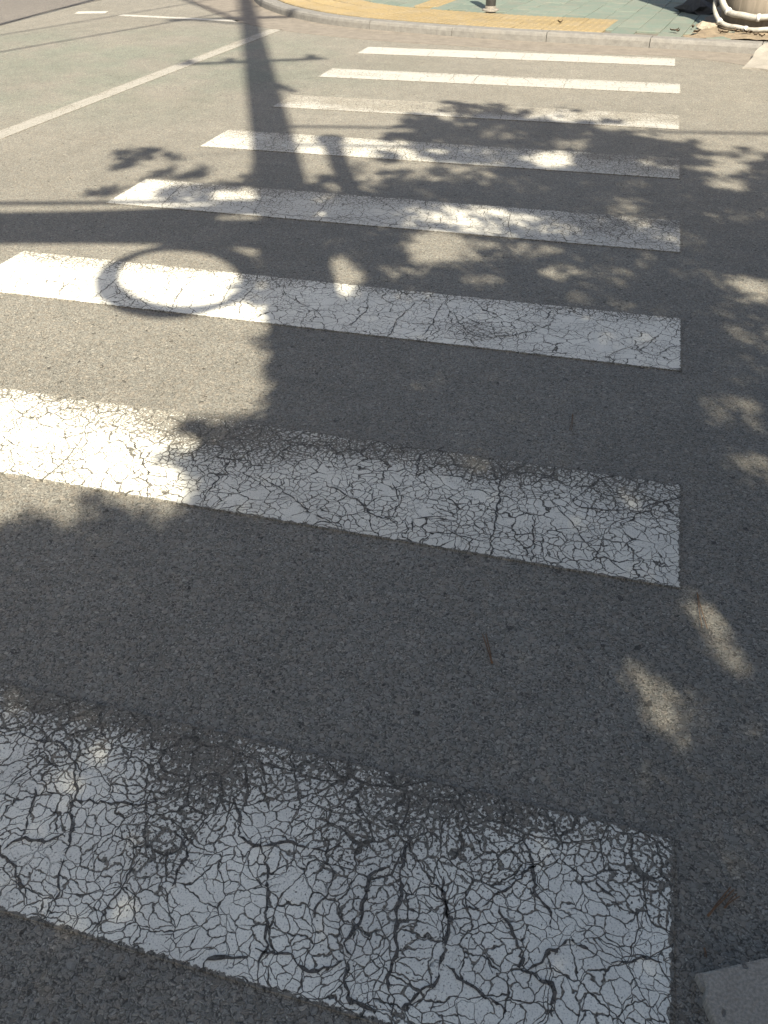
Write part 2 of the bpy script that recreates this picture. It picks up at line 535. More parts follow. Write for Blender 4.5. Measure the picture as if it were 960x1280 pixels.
# pavement bed behind the kerb
bedl = [p for p in offset_line(KER, KW - 0.01)][::4]
bed = [(p.x, p.y) for p in bedl] + [(-4.5, 60), (60, 60), (60, bedl[0].y)]
bm = bmesh.new()
top = [bm.verts.new((x, y, KH - 0.018)) for x, y in bed]
bm.faces.new(top)
bmesh.ops.triangulate(bm, faces=bm.faces)
pave = link('pavement', from_bm('pavement', bm), MAT['mortar'])
pave['kind'] = 'structure'

# grid direction of the pavement: along the straight part of the kerb
ax = (kp[4] - kp[5]).normalized()            # towards the right of the picture
ax = (kp[2] - kp[5]).normalized()
ay = Vector((-ax.y, ax.x, 0))
K0 = kp[5] + Vector((0, 0, 0))               # a point on the straight kerb foot

def dist_kerb(p):
    return min((p - q).length for q in KER[::6])

def tile_mesh(name, sx, sy, h, bev, bars=0):
    bm = bmesh.new()
    x, y = sx / 2, sy / 2
    b = [bm.verts.new(v) for v in ((-x, -y, -h), (x, -y, -h), (x, y, -h), (-x, y, -h))]
    t0 = [bm.verts.new(v) for v in ((-x, -y, -bev), (x, -y, -bev), (x, y, -bev), (-x, y, -bev))]
    t1 = [bm.verts.new(v) for v in ((-x + bev, -y + bev, 0), (x - bev, -y + bev, 0), (x - bev, y - bev, 0), (-x + bev, y - bev, 0))]
    for k in range(4):
        k2 = (k + 1) % 4
        bm.faces.new((b[k], b[k2], t0[k2], t0[k]))
        bm.faces.new((t0[k], t0[k2], t1[k2], t1[k]))
    bm.faces.new(t1)
    for q in range(bars):
        cx = -x + sx * (q + 0.5) / bars
        w0, w1, yy = 0.017, 0.010, y - 0.018
        lo = [bm.verts.new(v) for v in ((cx - w0, -yy, 0.0), (cx + w0, -yy, 0.0), (cx + w0, yy, 0.0), (cx - w0, yy, 0.0))]
        hi = [bm.verts.new(v) for v in ((cx - w1, -yy + .006, .005), (cx + w1, -yy + .006, .005), (cx + w1, yy - .006, .005), (cx - w1, yy - .006, .005))]
        for k in range(4):
            k2 = (k + 1) % 4
            bm.faces.new((lo[k], lo[k2], hi[k2], hi[k]))
        bm.faces.new(hi)
    me = bpy.data.meshes.new(name)
    bm.to_mesh(me)
    bm.free()
    return me

green_me = tile_mesh('paver', 0.222, 0.445, 0.03, 0.004)
green_me.materials.append(MAT['green'])
yel_me = tile_mesh('tactile_tile', 0.296, 0.296, 0.03, 0.003, 4)
yel_me.materials.append(MAT['yellow'])

# yellow tiles: two rows that follow the kerb, from the right end round the corner
yend = G(752, 41, KH)
i0 = min(range(len(KER)), key=lambda k: (KER[k] + (back[k] - KER[k]) - yend).length)
yellow_spots = []
for row in (0, 1, 2):
    ln = resample(offset_line(KER, KW + 0.012 + 0.15 + 0.30 * row)[i0:], 0.05)
    s = 3
    n = 0
    while s + 4 < len(ln) and n < 26:
        a, b = ln[s - 2], ln[s + 2]
        t = (b - a).normalized()
        yellow_spots.append((ln[s], math.atan2(-t.y, -t.x)))
        s += 6
        n += 1
# one guide strip running straight back from the kerb
gs = G(533, 8, KH)
for k in range(9):
    yellow_spots.append((gs + ay * (0.30 * k + 0.12), math.atan2(ax.y, ax.x)))
for p, a in yellow_spots:
    o = link('tactile_tile', yel_me, None, pave)
    o.location = (p.x, p.y, KH + 0.004 + random.uniform(-0.0015, 0.0015))
    o.rotation_euler = (random.gauss(0, .003), random.gauss(0, .003), a + random.gauss(0, .006))

# green pavers
cnt = 0
soil_edge = G(862, 44, KH)
for row in range(0, 9):
    for c in range(-26, 17):
        if cnt >= 300:
            break
        q = K0 + ax * ((c + (0.0 if row % 2 else 0.0)) * 0.228) + ay * (KW + 0.24 + row * 0.451 + (0.225 if c % 2 else 0.0))
        q.z = 0
        dk = dist_kerb(q)
        rel = q - soil_edge
        if rel.dot(ax) > 0.06 - 0.0 and True:
            if rel.dot(ax) > 0.62: continue
        side = min(range(0, len(KER), 6), key=lambda k: (KER[k] - q).length)
        t = KER[min(side + 3, len(KER) - 1)] - KER[max(side - 3, 0)]
        if (q - KER[side]).cross(t).z < 0:
            continue
        if dk < KW + 0.22: continue
        near_yel = q.x < yend.x - 0.05
        if near_yel and dk < KW + 0.90: continue
        if abs((q - gs).dot(ax)) < 0.12 and (q - gs).dot(ay) > -0.2: continue
        if q.y > 13.6 or q.x < -5.2: continue
        o = link('paver', green_me, None, pave)
        o.location = (q.x, q.y, KH + random.uniform(-0.002, 0.002))
        o.rotation_euler = (random.gauss(0, .003), random.gauss(0, .003), math.atan2(ax.y, ax.x) + random.gauss(0, .004))
        cnt += 1

# dry soil spilling round the concrete pole
def soil_patch():
    nx, ny = 44, 34
    V, Fc = [], []
    c0 = G(862, 46, KH)
    for j in range(ny):
        for i in range(nx):
            a, b = i / (nx - 1), j / (ny - 1)
            p = c0 + ax * (-0.18 + a * 2.4) + ay * (-0.02 + b * 2.9)
            n = math.sin(p.x * 9.1 + p.y * 4.2) * math.sin(p.y * 7.3 - p.x * 3.1)
            n2 = math.sin(p.x * 31 + 1) * math.sin(p.y * 27 + 2)
            edge = min(1, a / 0.13) if a < 0.5 else 1
            z = KH - 0.030 + edge * 0.034 + 0.008 * n + 0.004 * n2 + random.uniform(-.002, .002) + 0.012 * min(1, b * 3)
            V.append((p.x, p.y, z))
    for j in range(ny - 1):
        for i in range(nx - 1):
            Fc.append((j * nx + i, j * nx + i + 1, (j + 1) * nx + i + 1, (j + 1) * nx + i))
    o = link('soil', mesh('soil', V, Fc, True), MAT['soil'])
    o['kind'] = 'structure'
soil_patch()

# near pavement behind the photographer, where the pole and the tree stand
bm = bmesh.new()
box_bm(bm, (120, 14, 0.2), (0, -0.62 - 7, 0.0))
nearp = link('near_pavement', from_bm('near_pavement', bm), MAT['concrete'])
nearp['kind'] = 'structure'
nk = empty('near_kerb')
nk['kind'] = 'structure'
bm = bmesh.new()
box_bm(bm, (0.985, 0.18, 0.30), (0, 0, 0), None, 0.012, 2)
nkm = from_bm('near_kerb_stone', bm)
nkm.materials.append(MAT['kerb'])
for k in range(-8, 9):
    o = link('kerb_stone', nkm, None, nk)
    o.location = (k * 1.0 + 0.2, -0.52, -0.03 + random.uniform(-.003, .003))

# ------------------------------------------------------------------ crosswalk stripes
XL, XR = -1.868 * H, 0.190 * H
EDG = [(6.31, 6.05), (5.515, 5.25), (4.745, 4.452), (3.95, 3.645), (3.14, 2.823), (2.312, 1.996), (1.499, 1.180), (0.690, 0.377)]
def pxblob(x, y, rx, ry, s):
    p = G(x, y)
    return (p.x, p.y, rx, ry, s)
STR = [
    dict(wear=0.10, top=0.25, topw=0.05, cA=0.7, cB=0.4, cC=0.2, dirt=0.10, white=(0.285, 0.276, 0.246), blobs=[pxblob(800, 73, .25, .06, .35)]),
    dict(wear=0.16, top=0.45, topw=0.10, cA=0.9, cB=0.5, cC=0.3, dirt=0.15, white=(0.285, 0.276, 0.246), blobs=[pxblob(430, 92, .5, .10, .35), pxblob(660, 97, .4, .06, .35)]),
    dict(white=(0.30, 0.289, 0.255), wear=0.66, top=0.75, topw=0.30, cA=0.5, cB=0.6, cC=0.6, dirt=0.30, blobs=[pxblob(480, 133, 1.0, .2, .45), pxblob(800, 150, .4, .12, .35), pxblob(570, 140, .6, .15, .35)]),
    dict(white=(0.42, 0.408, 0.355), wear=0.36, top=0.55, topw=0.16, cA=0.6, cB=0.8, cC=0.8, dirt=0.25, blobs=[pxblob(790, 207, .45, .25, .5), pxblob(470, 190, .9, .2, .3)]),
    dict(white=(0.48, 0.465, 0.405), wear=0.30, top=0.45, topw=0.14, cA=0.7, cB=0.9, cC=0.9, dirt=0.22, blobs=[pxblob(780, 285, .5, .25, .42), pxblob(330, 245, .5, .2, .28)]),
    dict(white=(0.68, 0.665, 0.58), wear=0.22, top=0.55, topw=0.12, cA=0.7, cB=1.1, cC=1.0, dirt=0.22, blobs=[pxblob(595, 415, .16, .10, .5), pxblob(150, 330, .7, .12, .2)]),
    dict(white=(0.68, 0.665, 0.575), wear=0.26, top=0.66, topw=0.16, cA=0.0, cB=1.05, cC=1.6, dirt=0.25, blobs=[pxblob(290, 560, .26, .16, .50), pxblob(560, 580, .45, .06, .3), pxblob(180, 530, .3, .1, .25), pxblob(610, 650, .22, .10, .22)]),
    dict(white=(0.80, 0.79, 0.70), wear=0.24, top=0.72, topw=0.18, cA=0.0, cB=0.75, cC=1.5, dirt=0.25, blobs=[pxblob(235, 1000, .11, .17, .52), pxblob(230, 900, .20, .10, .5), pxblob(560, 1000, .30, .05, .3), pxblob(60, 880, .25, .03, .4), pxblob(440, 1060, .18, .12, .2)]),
]
SL = ['bright white crosswalk stripe nearest the far kerb and its gutter',
      'white crosswalk stripe, second from the far kerb, solid paint with few cracks',
      'thin worn white crosswalk stripe, third from the far kerb, speckled with asphalt',
      'worn white crosswalk stripe, fourth from the far kerb, dappled by tree shade',
      'finely cracked white crosswalk stripe, fifth from the far kerb, worn at its right end',
      'cracked white crosswalk stripe, sixth from the far kerb, under the round loop shadow',
      'cracked white crosswalk stripe, seventh from the far kerb, half sunlit and half shaded',
      'heavily cracked white crosswalk stripe, eighth from the far kerb, wholly in shade']
CR = {
 0: [[(622, 65), (617, 74)], [(657, 67), (650, 76)], [(540, 63), (533, 72)]],
 1: [[(712, 98), (706, 105), (704, 111)], [(601, 92), (590, 103)], [(570, 92), (562, 101)]],
 2: [[(629, 140), (623, 152)], [(740, 147), (734, 158)]],
 3: [[(574, 180), (571, 192), (569, 201)], [(631, 188), (626, 200), (624, 206)], [(345, 169), (338, 189)], [(380, 171), (366, 191)], [(500, 178), (492, 198)]],
 4: [[(415, 243), (405, 256), (391, 272)], [(230, 229), (213, 245), (200, 259)], [(272, 236), (260, 252)], [(640, 262), (636, 280), (641, 300)], [(330, 243), (322, 258), (315, 270)],
     [(300, 258), (350, 268), (395, 272), (440, 276)]],
 5: [[(355, 352), (357, 368), (378, 380), (398, 390), (405, 402)], [(460, 372), (457, 388), (440, 404), (424, 414)], [(519, 379), (497, 400), (487, 422)], [(558, 374), (545, 392), (540, 406), (521, 425)],
     [(565, 388), (577, 405), (592, 420), (632, 420), (665, 414), (686, 406), (692, 396)], [(760, 456), (765, 443), (782, 435), (803, 430), (826, 418)], [(110, 338), (88, 353), (70, 367)], [(150, 345), (130, 362), (112, 376)],
     [(245, 345), (228, 362), (215, 384)], [(292, 352), (281, 371), (273, 388)], [(320, 357), (303, 374), (299, 396)], [(433, 378), (430, 371), (415, 365)], [(690, 388), (680, 400)]],
 6: [[(627, 578), (625, 600), (621, 632), (615, 668), (607, 694)], [(668, 640), (668, 668), (664, 702)], [(525, 568), (523, 588), (519, 600)], [(160, 543), (172, 565), (183, 590), (184, 622)],
     [(293, 563), (282, 582), (263, 610), (248, 633)], [(108, 540), (92, 562), (72, 585), (52, 600)], [(515, 650), (535, 646), (560, 645)], [(680, 610), (692, 632), (718, 657), (735, 680), (778, 712)],
     [(515, 650), (514, 665)], [(556, 660), (575, 672), (590, 680)], [(735, 612), (718, 630), (760, 637), (808, 642)], [(400, 600), (420, 612), (452, 630), (470, 645), (500, 655)], [(835, 625), (800, 640), (785, 652), (772, 660)],
     [(0, 545), (20, 556), (52, 560)], [(320, 595), (345, 608), (372, 628), (400, 648), (430, 660)], [(490, 600), (497, 625), (490, 650)]],
 7: [[(0, 915), (38, 920), (68, 930), (83, 936), (91, 955), (93, 985), (90, 1020), (84, 1055), (78, 1090), (68, 1122), (54, 1150)], [(8, 1064), (22, 1056), (52, 1051), (84, 1046)], [(331, 1050), (332, 1090), (333, 1130), (330, 1180), (322, 1236)],
     [(298, 985), (300, 1015), (301, 1050), (345, 1055), (402, 1060), (428, 1053)], [(114, 1167), (132, 1140), (152, 1112), (163, 1085), (176, 1070)], [(218, 1040), (231, 1062), (226, 1085), (214, 1112)],
     [(438, 1196), (443, 1160), (458, 1112), (470, 1092), (488, 1080)], [(512, 978), (508, 1030), (505, 1080), (499, 1130), (491, 1195), (482, 1272)], [(553, 1095), (556, 1120), (560, 1150), (556, 1192), (544, 1225), (500, 1262)],
     [(558, 1205), (575, 1225), (598, 1240), (640, 1268)], [(558, 1147), (594, 1136), (620, 1123), (640, 1102), (662, 1082), (700, 1066)], [(621, 1128), (638, 1160), (648, 1196), (650, 1210), (672, 1216), (692, 1240), (692, 1275)],
     [(650, 1210), (685, 1192), (706, 1182), (742, 1192)], [(742, 1098), (752, 1112), (768, 1125), (779, 1140)], [(312, 1188), (360, 1197), (398, 1216), (436, 1197)], [(440, 1200), (430, 1222), (440, 1250), (470, 1262)],
     [(0, 1068), (15, 1078), (24, 1100), (28, 1128)], [(30, 1040), (40, 1005), (44, 985)], [(85, 1000), (125, 1003), (170, 1004), (200, 1003)], [(560, 1148), (556, 1120), (530, 1090)], [(648, 1040), (664, 1078), (667, 1115), (688, 1140), (690, 1170)],
     [(405, 1075), (415, 1090), (412, 1110), (400, 1130), (395, 1150)], [(232, 1245), (248, 1222), (272, 1196), (312, 1190)], [(770, 1205), (800, 1198), (830, 1202)]],
}
def ribbon(pts, wid, z, rnd):
    P = smooth_line(pts, 16)
    # even steps, then a smooth sideways wander
    Q = [P[0]]
    for p in P[1:]:
        if (p - Q[-1]).length > 0.007:
            Q.append(p)
    if len(Q) < 3:
        Q = [P[0], P[len(P) // 2], P[-1]]
    n = len(Q)
    wx = [rnd.gauss(0, 1) for _ in range(n + 2)]
    wy = [rnd.gauss(0, 1) for _ in range(n + 2)]
    out = []
    for i, p in enumerate(Q):
        out.append(p + Vector(((wx[i] + wx[i + 1] + wx[i + 2]) / 3, (wy[i] + wy[i + 1] + wy[i + 2]) / 3, 0)) * (wid * 0.75))
    V, Fc = [], []
    for i, p in enumerate(out):
        a, b = out[max(0, i - 1)], out[min(n - 1, i + 1)]
        t = (b - a)
        t = t.normalized() if t.length > 1e-9 else Vector((1, 0, 0))
        s = Vector((-t.y, t.x, 0))
        env = min(1.0, 0.45 + 2.5 * min(i, n - 1 - i) / n)
        w1 = wid * env * rnd.uniform(0.15, 1.0) * 0.5
        w2 = wid * env * rnd.uniform(0.15, 1.0) * 0.5
        V += [(p.x + s.x * w1, p.y + s.y * w1, z), (p.x - s.x * w2, p.y - s.y * w2, z)]
    for i in range(n - 1):
        Fc.append((2 * i, 2 * i + 1, 2 * i + 3, 2 * i + 2))
    V = [(x + rnd.gauss(0, wid * .10), y + rnd.gauss(0, wid * .10), zz) for x, y, zz in V]
    return V, Fc

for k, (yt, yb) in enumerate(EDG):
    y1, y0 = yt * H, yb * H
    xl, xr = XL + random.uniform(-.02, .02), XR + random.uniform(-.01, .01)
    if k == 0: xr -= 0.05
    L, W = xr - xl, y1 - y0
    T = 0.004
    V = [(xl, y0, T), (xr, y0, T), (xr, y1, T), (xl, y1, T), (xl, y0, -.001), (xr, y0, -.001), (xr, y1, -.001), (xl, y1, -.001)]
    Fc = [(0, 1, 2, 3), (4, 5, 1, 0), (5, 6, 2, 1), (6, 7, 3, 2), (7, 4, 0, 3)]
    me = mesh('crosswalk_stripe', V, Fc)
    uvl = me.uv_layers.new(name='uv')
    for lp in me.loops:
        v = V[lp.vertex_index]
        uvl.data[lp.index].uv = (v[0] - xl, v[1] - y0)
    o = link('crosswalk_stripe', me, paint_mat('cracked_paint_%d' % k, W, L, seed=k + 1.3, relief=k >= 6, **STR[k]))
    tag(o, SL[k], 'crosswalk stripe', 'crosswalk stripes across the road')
    rnd = random.Random(40 + k)
    for pl in CR.get(k, ()):
        pts = [G(x, y, T) for x, y in pl]
        wid = {0: .006, 1: .007, 2: .006, 3: .007, 4: .006, 5: .0062, 6: .0072, 7: .0085}[k] * rnd.uniform(0.7, 1.25)
        V2, F2 = ribbon(pts, wid, T + 0.0012, rnd)
        V2 = [(min(max(v[0], xl + .004), xr - .004), min(max(v[1], y0 + .003), y1 - .003), v[2]) for v in V2]
        link('crack', mesh('crack', V2, F2), MAT['crack'], o)

# other painted lines: faded edge line and the short white line of the side street
def line_thing(name, pts, wid, label, cat, **kw):
    P = [G(x, y) for x, y in pts]
    a, b = P[0], P[-1]
    t = (b - a).normalized()
    s = Vector((-t.y, t.x, 0)) * (wid / 2)
    T = 0.003
    V = [a - s, b - s, b + s, a + s]
    V = [(v.x, v.y, T) for v in V] + [(v.x, v.y, -.001) for v in V]
    me = mesh(name, V, [(0, 1, 2, 3), (4, 5, 1, 0), (5, 6, 2, 1), (6, 7, 3, 2), (7, 4, 0, 3)])
    uvl = me.uv_layers.new(name='uv')
    L = (b - a).length
    cuv = ((0, 0), (L, 0), (L, wid), (0, wid))
    for lp in me.loops:
        uvl.data[lp.index].uv = cuv[lp.vertex_index % 4]
    o = link(name, me, paint_mat(name + '_paint', wid, L, **kw))
    return tag(o, label, cat)
line_thing('edge_line', [(-420, 330), (345, 37)], 0.15, 'long faded white line running diagonally away from the crosswalk to the kerb corner', 'road line', wear=0.50, top=0.4, topw=.05, cA=0, cB=.4, cC=.7, dirt=0.0, seed=21, white=(0.212, 0.20, 0.17), blobs=[(-3.95, 9.0, 1.2, 1.6, .25)])
line_thing('edge_line', [(95, 16), (134, 15.5)], 0.20, 'short bright white dash at the side street mouth', 'road line', wear=0.12, top=0.2, topw=.05, cA=0.3, cB=.4, cC=.3, dirt=0.2, seed=22, white=(0.34, 0.33, 0.29))
line_thing('edge_line', [(150, 19), (297, 26.5)], 0.13, 'narrow white line ending at the dark pole shadow by the corner', 'road line', wear=0.2, top=0.3, topw=.05, cA=0.3, cB=.5, cC=.5, dirt=0.2, seed=23, white=(0.29, 0.28, 0.25))

# ------------------------------------------------------------------ objects on the far pavement
def bollard(p):
    t = empty('bollard', (p.x, p.y, KH))
    tag(t, 'dark grey steel bollard standing behind the yellow tactile tiles', 'bollard')
    bm = bmesh.new(); lathe_bm(bm, [(.058, .012), (.058, .80), (.056, .815), (.045, .835), (.025, .846), (.004, .85)], 24)
    link('post', from_bm('post', bm, True), MAT['steel'], t)
    bm = bmesh.new(); lathe_bm(bm, [(.095, -.004), (.095, .010), (.088, .016), (.066, .020), (.062, .045), (.0595, .047)], 24)
    link('base_flange', from_bm('base_flange', bm), MAT['flange'], t)
    for a in range(4):
        bm = bmesh.new(); lathe_bm(bm, [(.009, 0), (.009, .008), (.004, .011)], 6, (.079 * math.cos(a * math.pi / 2 + .6), .079 * math.sin(a * math.pi / 2 + .6), .012))
        link('bolt', from_bm('bolt', bm), MAT['dark_steel'], t)
    bm = bmesh.new(); lathe_bm(bm, [(.0595, .62), (.0595, .70)], 24)
    link('reflective_band', from_bm('reflective_band', bm), MAT['yellow'], t)
bollard(G(613, 13, KH))

PC = Vector((1.02, 10.42, KH))
def far_pole():
    t = empty('concrete_pole', PC)
    tag(t, 'stout streaked concrete pole on the soil, wrapped at its foot by white conduits', 'pole')
    bm = bmesh.new(); lathe_bm(bm, [(.40, -.1), (.395, .3), (.38, 2), (.36, 4.2)], 40)
    link('shaft', from_bm('shaft', bm, True), MAT['pole'], t)
    bm = bmesh.new(); lathe_bm(bm, [(.362, 4.19), (.37, 4.2), (.37, 4.26), (.30, 4.30)], 32)
    link('cap', from_bm('cap', bm, True), MAT['concrete'], t)
far_pole()
def conduit(name, rr, r, z0, zl, label, clips):
    pts = []
    for k in range(26):
        a = math.radians(182 + k * 6.0)          # left side round the front to the right
        lift = zl * max(0, 1 - k / 8) ** 1.7
        pts.append((PC.x + (rr + .02 * math.sin(k * .5)) * math.cos(a), PC.y + rr * math.sin(a), KH + z0 + lift + .006 * math.sin(k * .9)))
    pts = [(pts[0][0] - .01, pts[0][1] + .02, pts[0][2] + .5)] + pts
    o = tube(name, smooth_line(pts, 2), r, MAT['conduit'], None, 10)
    tag(o, label, 'conduit', None)
    for k in clips:
        c = Vector(pts[k])
        d = (Vector(pts[k + 1]) - Vector(pts[k - 1])).normalized()
        tube('clip', [c - d * .014, c + d * .014], r + .006, MAT['clip'], o, 10)
conduit('conduit', .445, .029, .135, .30, 'thicker white conduit bent round the concrete pole, upper of two', (7, 14, 21))
conduit('conduit', .475, .022, .035, .22, 'thinner white conduit lying round the concrete pole foot, lower of two', (6, 12))

def rock(name, p, s, mat, label, cat, seed, group=None):
    rnd = random.Random(seed)
    bm = bmesh.new()
    bmesh.ops.create_icosphere(bm, subdivisions=2, radius=1)
    for v in bm.verts:
        f = 1 + 0.35 * math.sin(v.co.x * 3 + seed) * math.sin(v.co.y * 4 + seed * 2) + rnd.uniform(-.1, .1)
        v.co = Vector((v.co.x * s[0] * f, v.co.y * s[1] * f, max(v.co.z, -.3) * s[2] * f))
    o = link(name, from_bm(name, bm), mat)
    o.location = p
    o.rotation_euler = (0, 0, rnd.uniform(0, 6))
    tag(o, label, cat, group)
    return o
p = G(884, 36, KH); o = rock('broken_stone', (p.x, p.y, KH + .012), (.10, .06, .045), MAT['stone'], 'pale broken slab of stone lying on the soil beside the kerb', 'stone', 3); o.rotation_euler = (.25, 0, .4)
p = G(862, 19, KH); rock('clump', (p.x + .06, p.y + .25, KH + .03), (.26, .17, .10), MAT['dark_clump'], 'dark flat rubble in the shade beside the concrete pole', 'clump', 5)  # unidentified dark clumps in the dark area beside the pole
p = G(878, 8, KH); rock('clump', (p.x, p.y + .1, KH + .03), (.17, .16, .14), MAT['dark_clump'], 'dark rounded rubble tucked against the concrete pole and its conduits', 'clump', 8)
# scraps of dead leaves along the back of the kerb
leaf_px = [(843, 42), (847, 43), (869, 44), (872, 43.5), (925, 42), (931, 44), (938, 45), (945, 47), (951, 49), (899, 44), (906, 45), (918, 42.5), (700, 31.5), (866, 38)]
for q, (x, y) in enumerate(leaf_px):
    p = G(x, y - 1, KH)
    rnd = random.Random(q)
    V, Fc = [], []
    n = 7
    L = rnd.uniform(.05, .09); Wd = L * rnd.uniform(.3, .5)
    for i in range(n):
        a = i / (n - 1)
        wv = Wd * math.sin(math.pi * min(.98, max(.03, a))) * .5
        z = .012 + .03 * (a - .5) ** 2 * 2 + .01 * rnd.random()
        V += [((a - .5) * L, -wv, z + .012), ((a - .5) * L, 0, z), ((a - .5) * L, wv, z + .012)]
    for i in range(n - 1):
        for c in (0, 1):
            Fc.append((i * 3 + c, i * 3 + c + 1, i * 3 + c + 4, i * 3 + c + 3))
    o = link('dead_leaf', mesh('dead_leaf', V, Fc, True), MAT['dead_leaf'])
    o.location = (p.x, p.y, KH)
    o.rotation_euler = (rnd.uniform(-.2, .2), rnd.uniform(-.2, .2), rnd.uniform(0, 6))
    tag(o, 'curled brown dead leaf lying along the back edge of the kerb', 'leaf', 'dead leaves behind the kerb')

# concrete patch poured over the gutter at the right
rp = [(928, 84.5, .008), (935, 78, .020), (941, 71, .036), (944, 64, .058), (950, 58.5, .084), (956, 54, .096)]
pr = [Vector((*G(x, y, z).xy, z)) for x, y, z in rp] + [Vector((1.7, 9.62, .098)), Vector((2.6, 9.45, .096)), Vector((2.7, 8.9, .05)), Vector((2.5, 8.45, .012)), Vector((1.6, 8.52, .010))] + [Vector((*G(x, y).xy, .013)) for x, y in ((975, 92), (962, 89.5), (950, 87.5), (940, 86.5))]
bm = bmesh.new()
ctr_ = bm.verts.new((1.5, 9.0, .052))
ring = [bm.verts.new(p) for p in pr]
low = [bm.verts.new((p.x, p.y, -.01)) for p in pr]
for k in range(len(pr)):
    k2 = (k + 1) % len(pr)
    bm.faces.new((ring[k], ring[k2], ctr_))
    bm.faces.new((low[k], low[k2], ring[k2], ring[k]))
o = link('concrete_ramp', from_bm('concrete_ramp', bm), MAT['concrete'])
tag(o, 'small pale concrete ramp poured over the gutter against the kerb', 'ramp')

# broken concrete slab edge near the photographer
def near_slab():
    rnd = random.Random(4)
    a = G(874, 1224); b = G(962, 1205); c = G(886, 1282)
    t = (b - a).normalized()
    s = (c - a).normalized()
    pts = []
    for k in range(13):                       # far edge, chipped
        pts.append(a + t * (k * 0.1) + Vector((rnd.gauss(0, .0025), rnd.gauss(0, .003), 0)))
    e1 = pts[-1] + Vector((0.05, -0.62, 0))
    pts.append(e1)
    e0 = a + s * 0.1 + Vector((0.06, -0.58, 0))
    pts.append(e0)
    for k in range(16):                       # left edge, ragged
        f = k / 16
        base = (a + s * 0.12).lerp(a, max(0, (f - .6) / .4)) if f > .6 else e0.lerp(a + s * 0.12, f / .6)
        if k: pts.append(base + Vector((rnd.gauss(0, .004), rnd.gauss(0, .002), 0)))
    bm = bmesh.new()
    f = bm.faces.new([bm.verts.new((p.x, p.y, -.01)) for p in pts])
    r = bmesh.ops.extrude_face_region(bm, geom=[f])
    for v in [g for g in r['geom'] if isinstance(g, bmesh.types.BMVert)]:
        v.co.z = 0.022
    top = [fc for fc in bm.faces if all(abs(v.co.z - .022) < 1e-6 for v in fc.verts)]
    es = list({e for fc in top for e in fc.edges})
    bmesh.ops.bevel(bm, geom=es, offset=.003, segments=1, affect='EDGES')
    N = NT('pitted_concrete')
    wob = N.noise(30, 3, .6, color=True)
    v = N.vor(26, N.vmath('ADD', N.pos(), N.vmath('SCALE', wob, scale=.02)))
    pit = N.math('MULTIPLY', N.math('GREATER_THAN', N.sep(v.outputs['Color'])[0], .80), N.maprange(N.math('SUBTRACT', v.outputs['Distance'], N.math('MULTIPLY', N.sep(v.outputs['Color'])[1], .2)), .14, .06))
    c_ = N.mix(N.noise(14, 5, .65), (0.26, 0.235, 0.19), (0.36, 0.33, 0.275))
    c_ = N.scale(c_, N.maprange(N.noise(200, 3, .6), .3, .7, .78, 1.15))
    c_ = N.mix(N.math('MULTIPLY', pit, .7), c_, (0.085, 0.08, 0.075))
    m = N.out(c_, .85, N.math('SUBTRACT', N.noise(150, 3, .6), pit), .003)
    o = link('concrete_slab', from_bm('concrete_slab', bm), m)
    tag(o, 'pitted grey concrete slab with a chipped corner set beside the eighth stripe', 'slab')
    # the chip broken off its corner
    bm = bmesh.new()
    ch = [G(868, 1223), G(876, 1221), G(883, 1238), G(880, 1242), G(875, 1239)]
    f = bm.faces.new([bm.verts.new((p.x, p.y, 0)) for p in ch])
    r = bmesh.ops.extrude_face_region(bm, geom=[f])
    for v_ in [g for g in r['geom'] if isinstance(g, bmesh.types.BMVert)]:
        v_.co.z = 0.016
    o = link('concrete_chip', from_bm('concrete_chip', bm), m)
    tag(o, 'small chip of concrete broken off the slab corner', 'chip')
near_slab()

# fallen pine needles and twigs on the asphalt
def needle_pair(px, label, spread=.010, r=.0009):
    t = empty('fallen_pine_needle', G(*px[0]))
    tag(t, label, 'pine needle', 'pine needles fallen on the road')
    a = G(*px[0]); b = G(*px[-1])
    mid = [G(*q) for q in px[1:-1]]
    base = t.location.copy()
    for k in (-1, 1):
        d = (b - a).normalized()
        s = Vector((-d.y, d.x, 0)) * spread * k
        pts = [a] + [m + s * .5 for m in mid] + [b + s]
        pts = [p - base + Vector((0, 0, .003 + .002 * q)) for q, p in enumerate(pts)]
        tube('needle', smooth_line(pts, 4), r, MAT['needle'], t, 5)
    tube('sheath', [a - base + Vector((0, 0, .003)), a.lerp(b, .14) - base + Vector((0, 0, .004))], r * 1.9, MAT['needle'], t, 6)
needle_pair([(615, 830), (611, 815), (605, 795)], 'bent brown pine needle pair on asphalt between seventh and eighth stripes', .004, .0013)
needle_pair([(871, 742), (875, 765), (880, 788)], 'thin pine needle pair beside the corner of the seventh stripe', .006)
needle_pair([(884, 1146), (898, 1130), (914, 1113)], 'pale pine needle pair lying beside the concrete slab', .003, .0012)
needle_pair([(905, 1136), (912, 1128), (922, 1121)], 'short pine needle pair next to the pale one by the slab', .003)
needle_pair([(716, 518), (715, 528), (713, 540)], 'faint pine needle pair on shaded asphalt beyond the seventh stripe', .003)
needle_pair([(880, 1186), (881, 1192), (881, 1199)], 'tiny orange needle scrap on asphalt next to the slab corner', .0015)

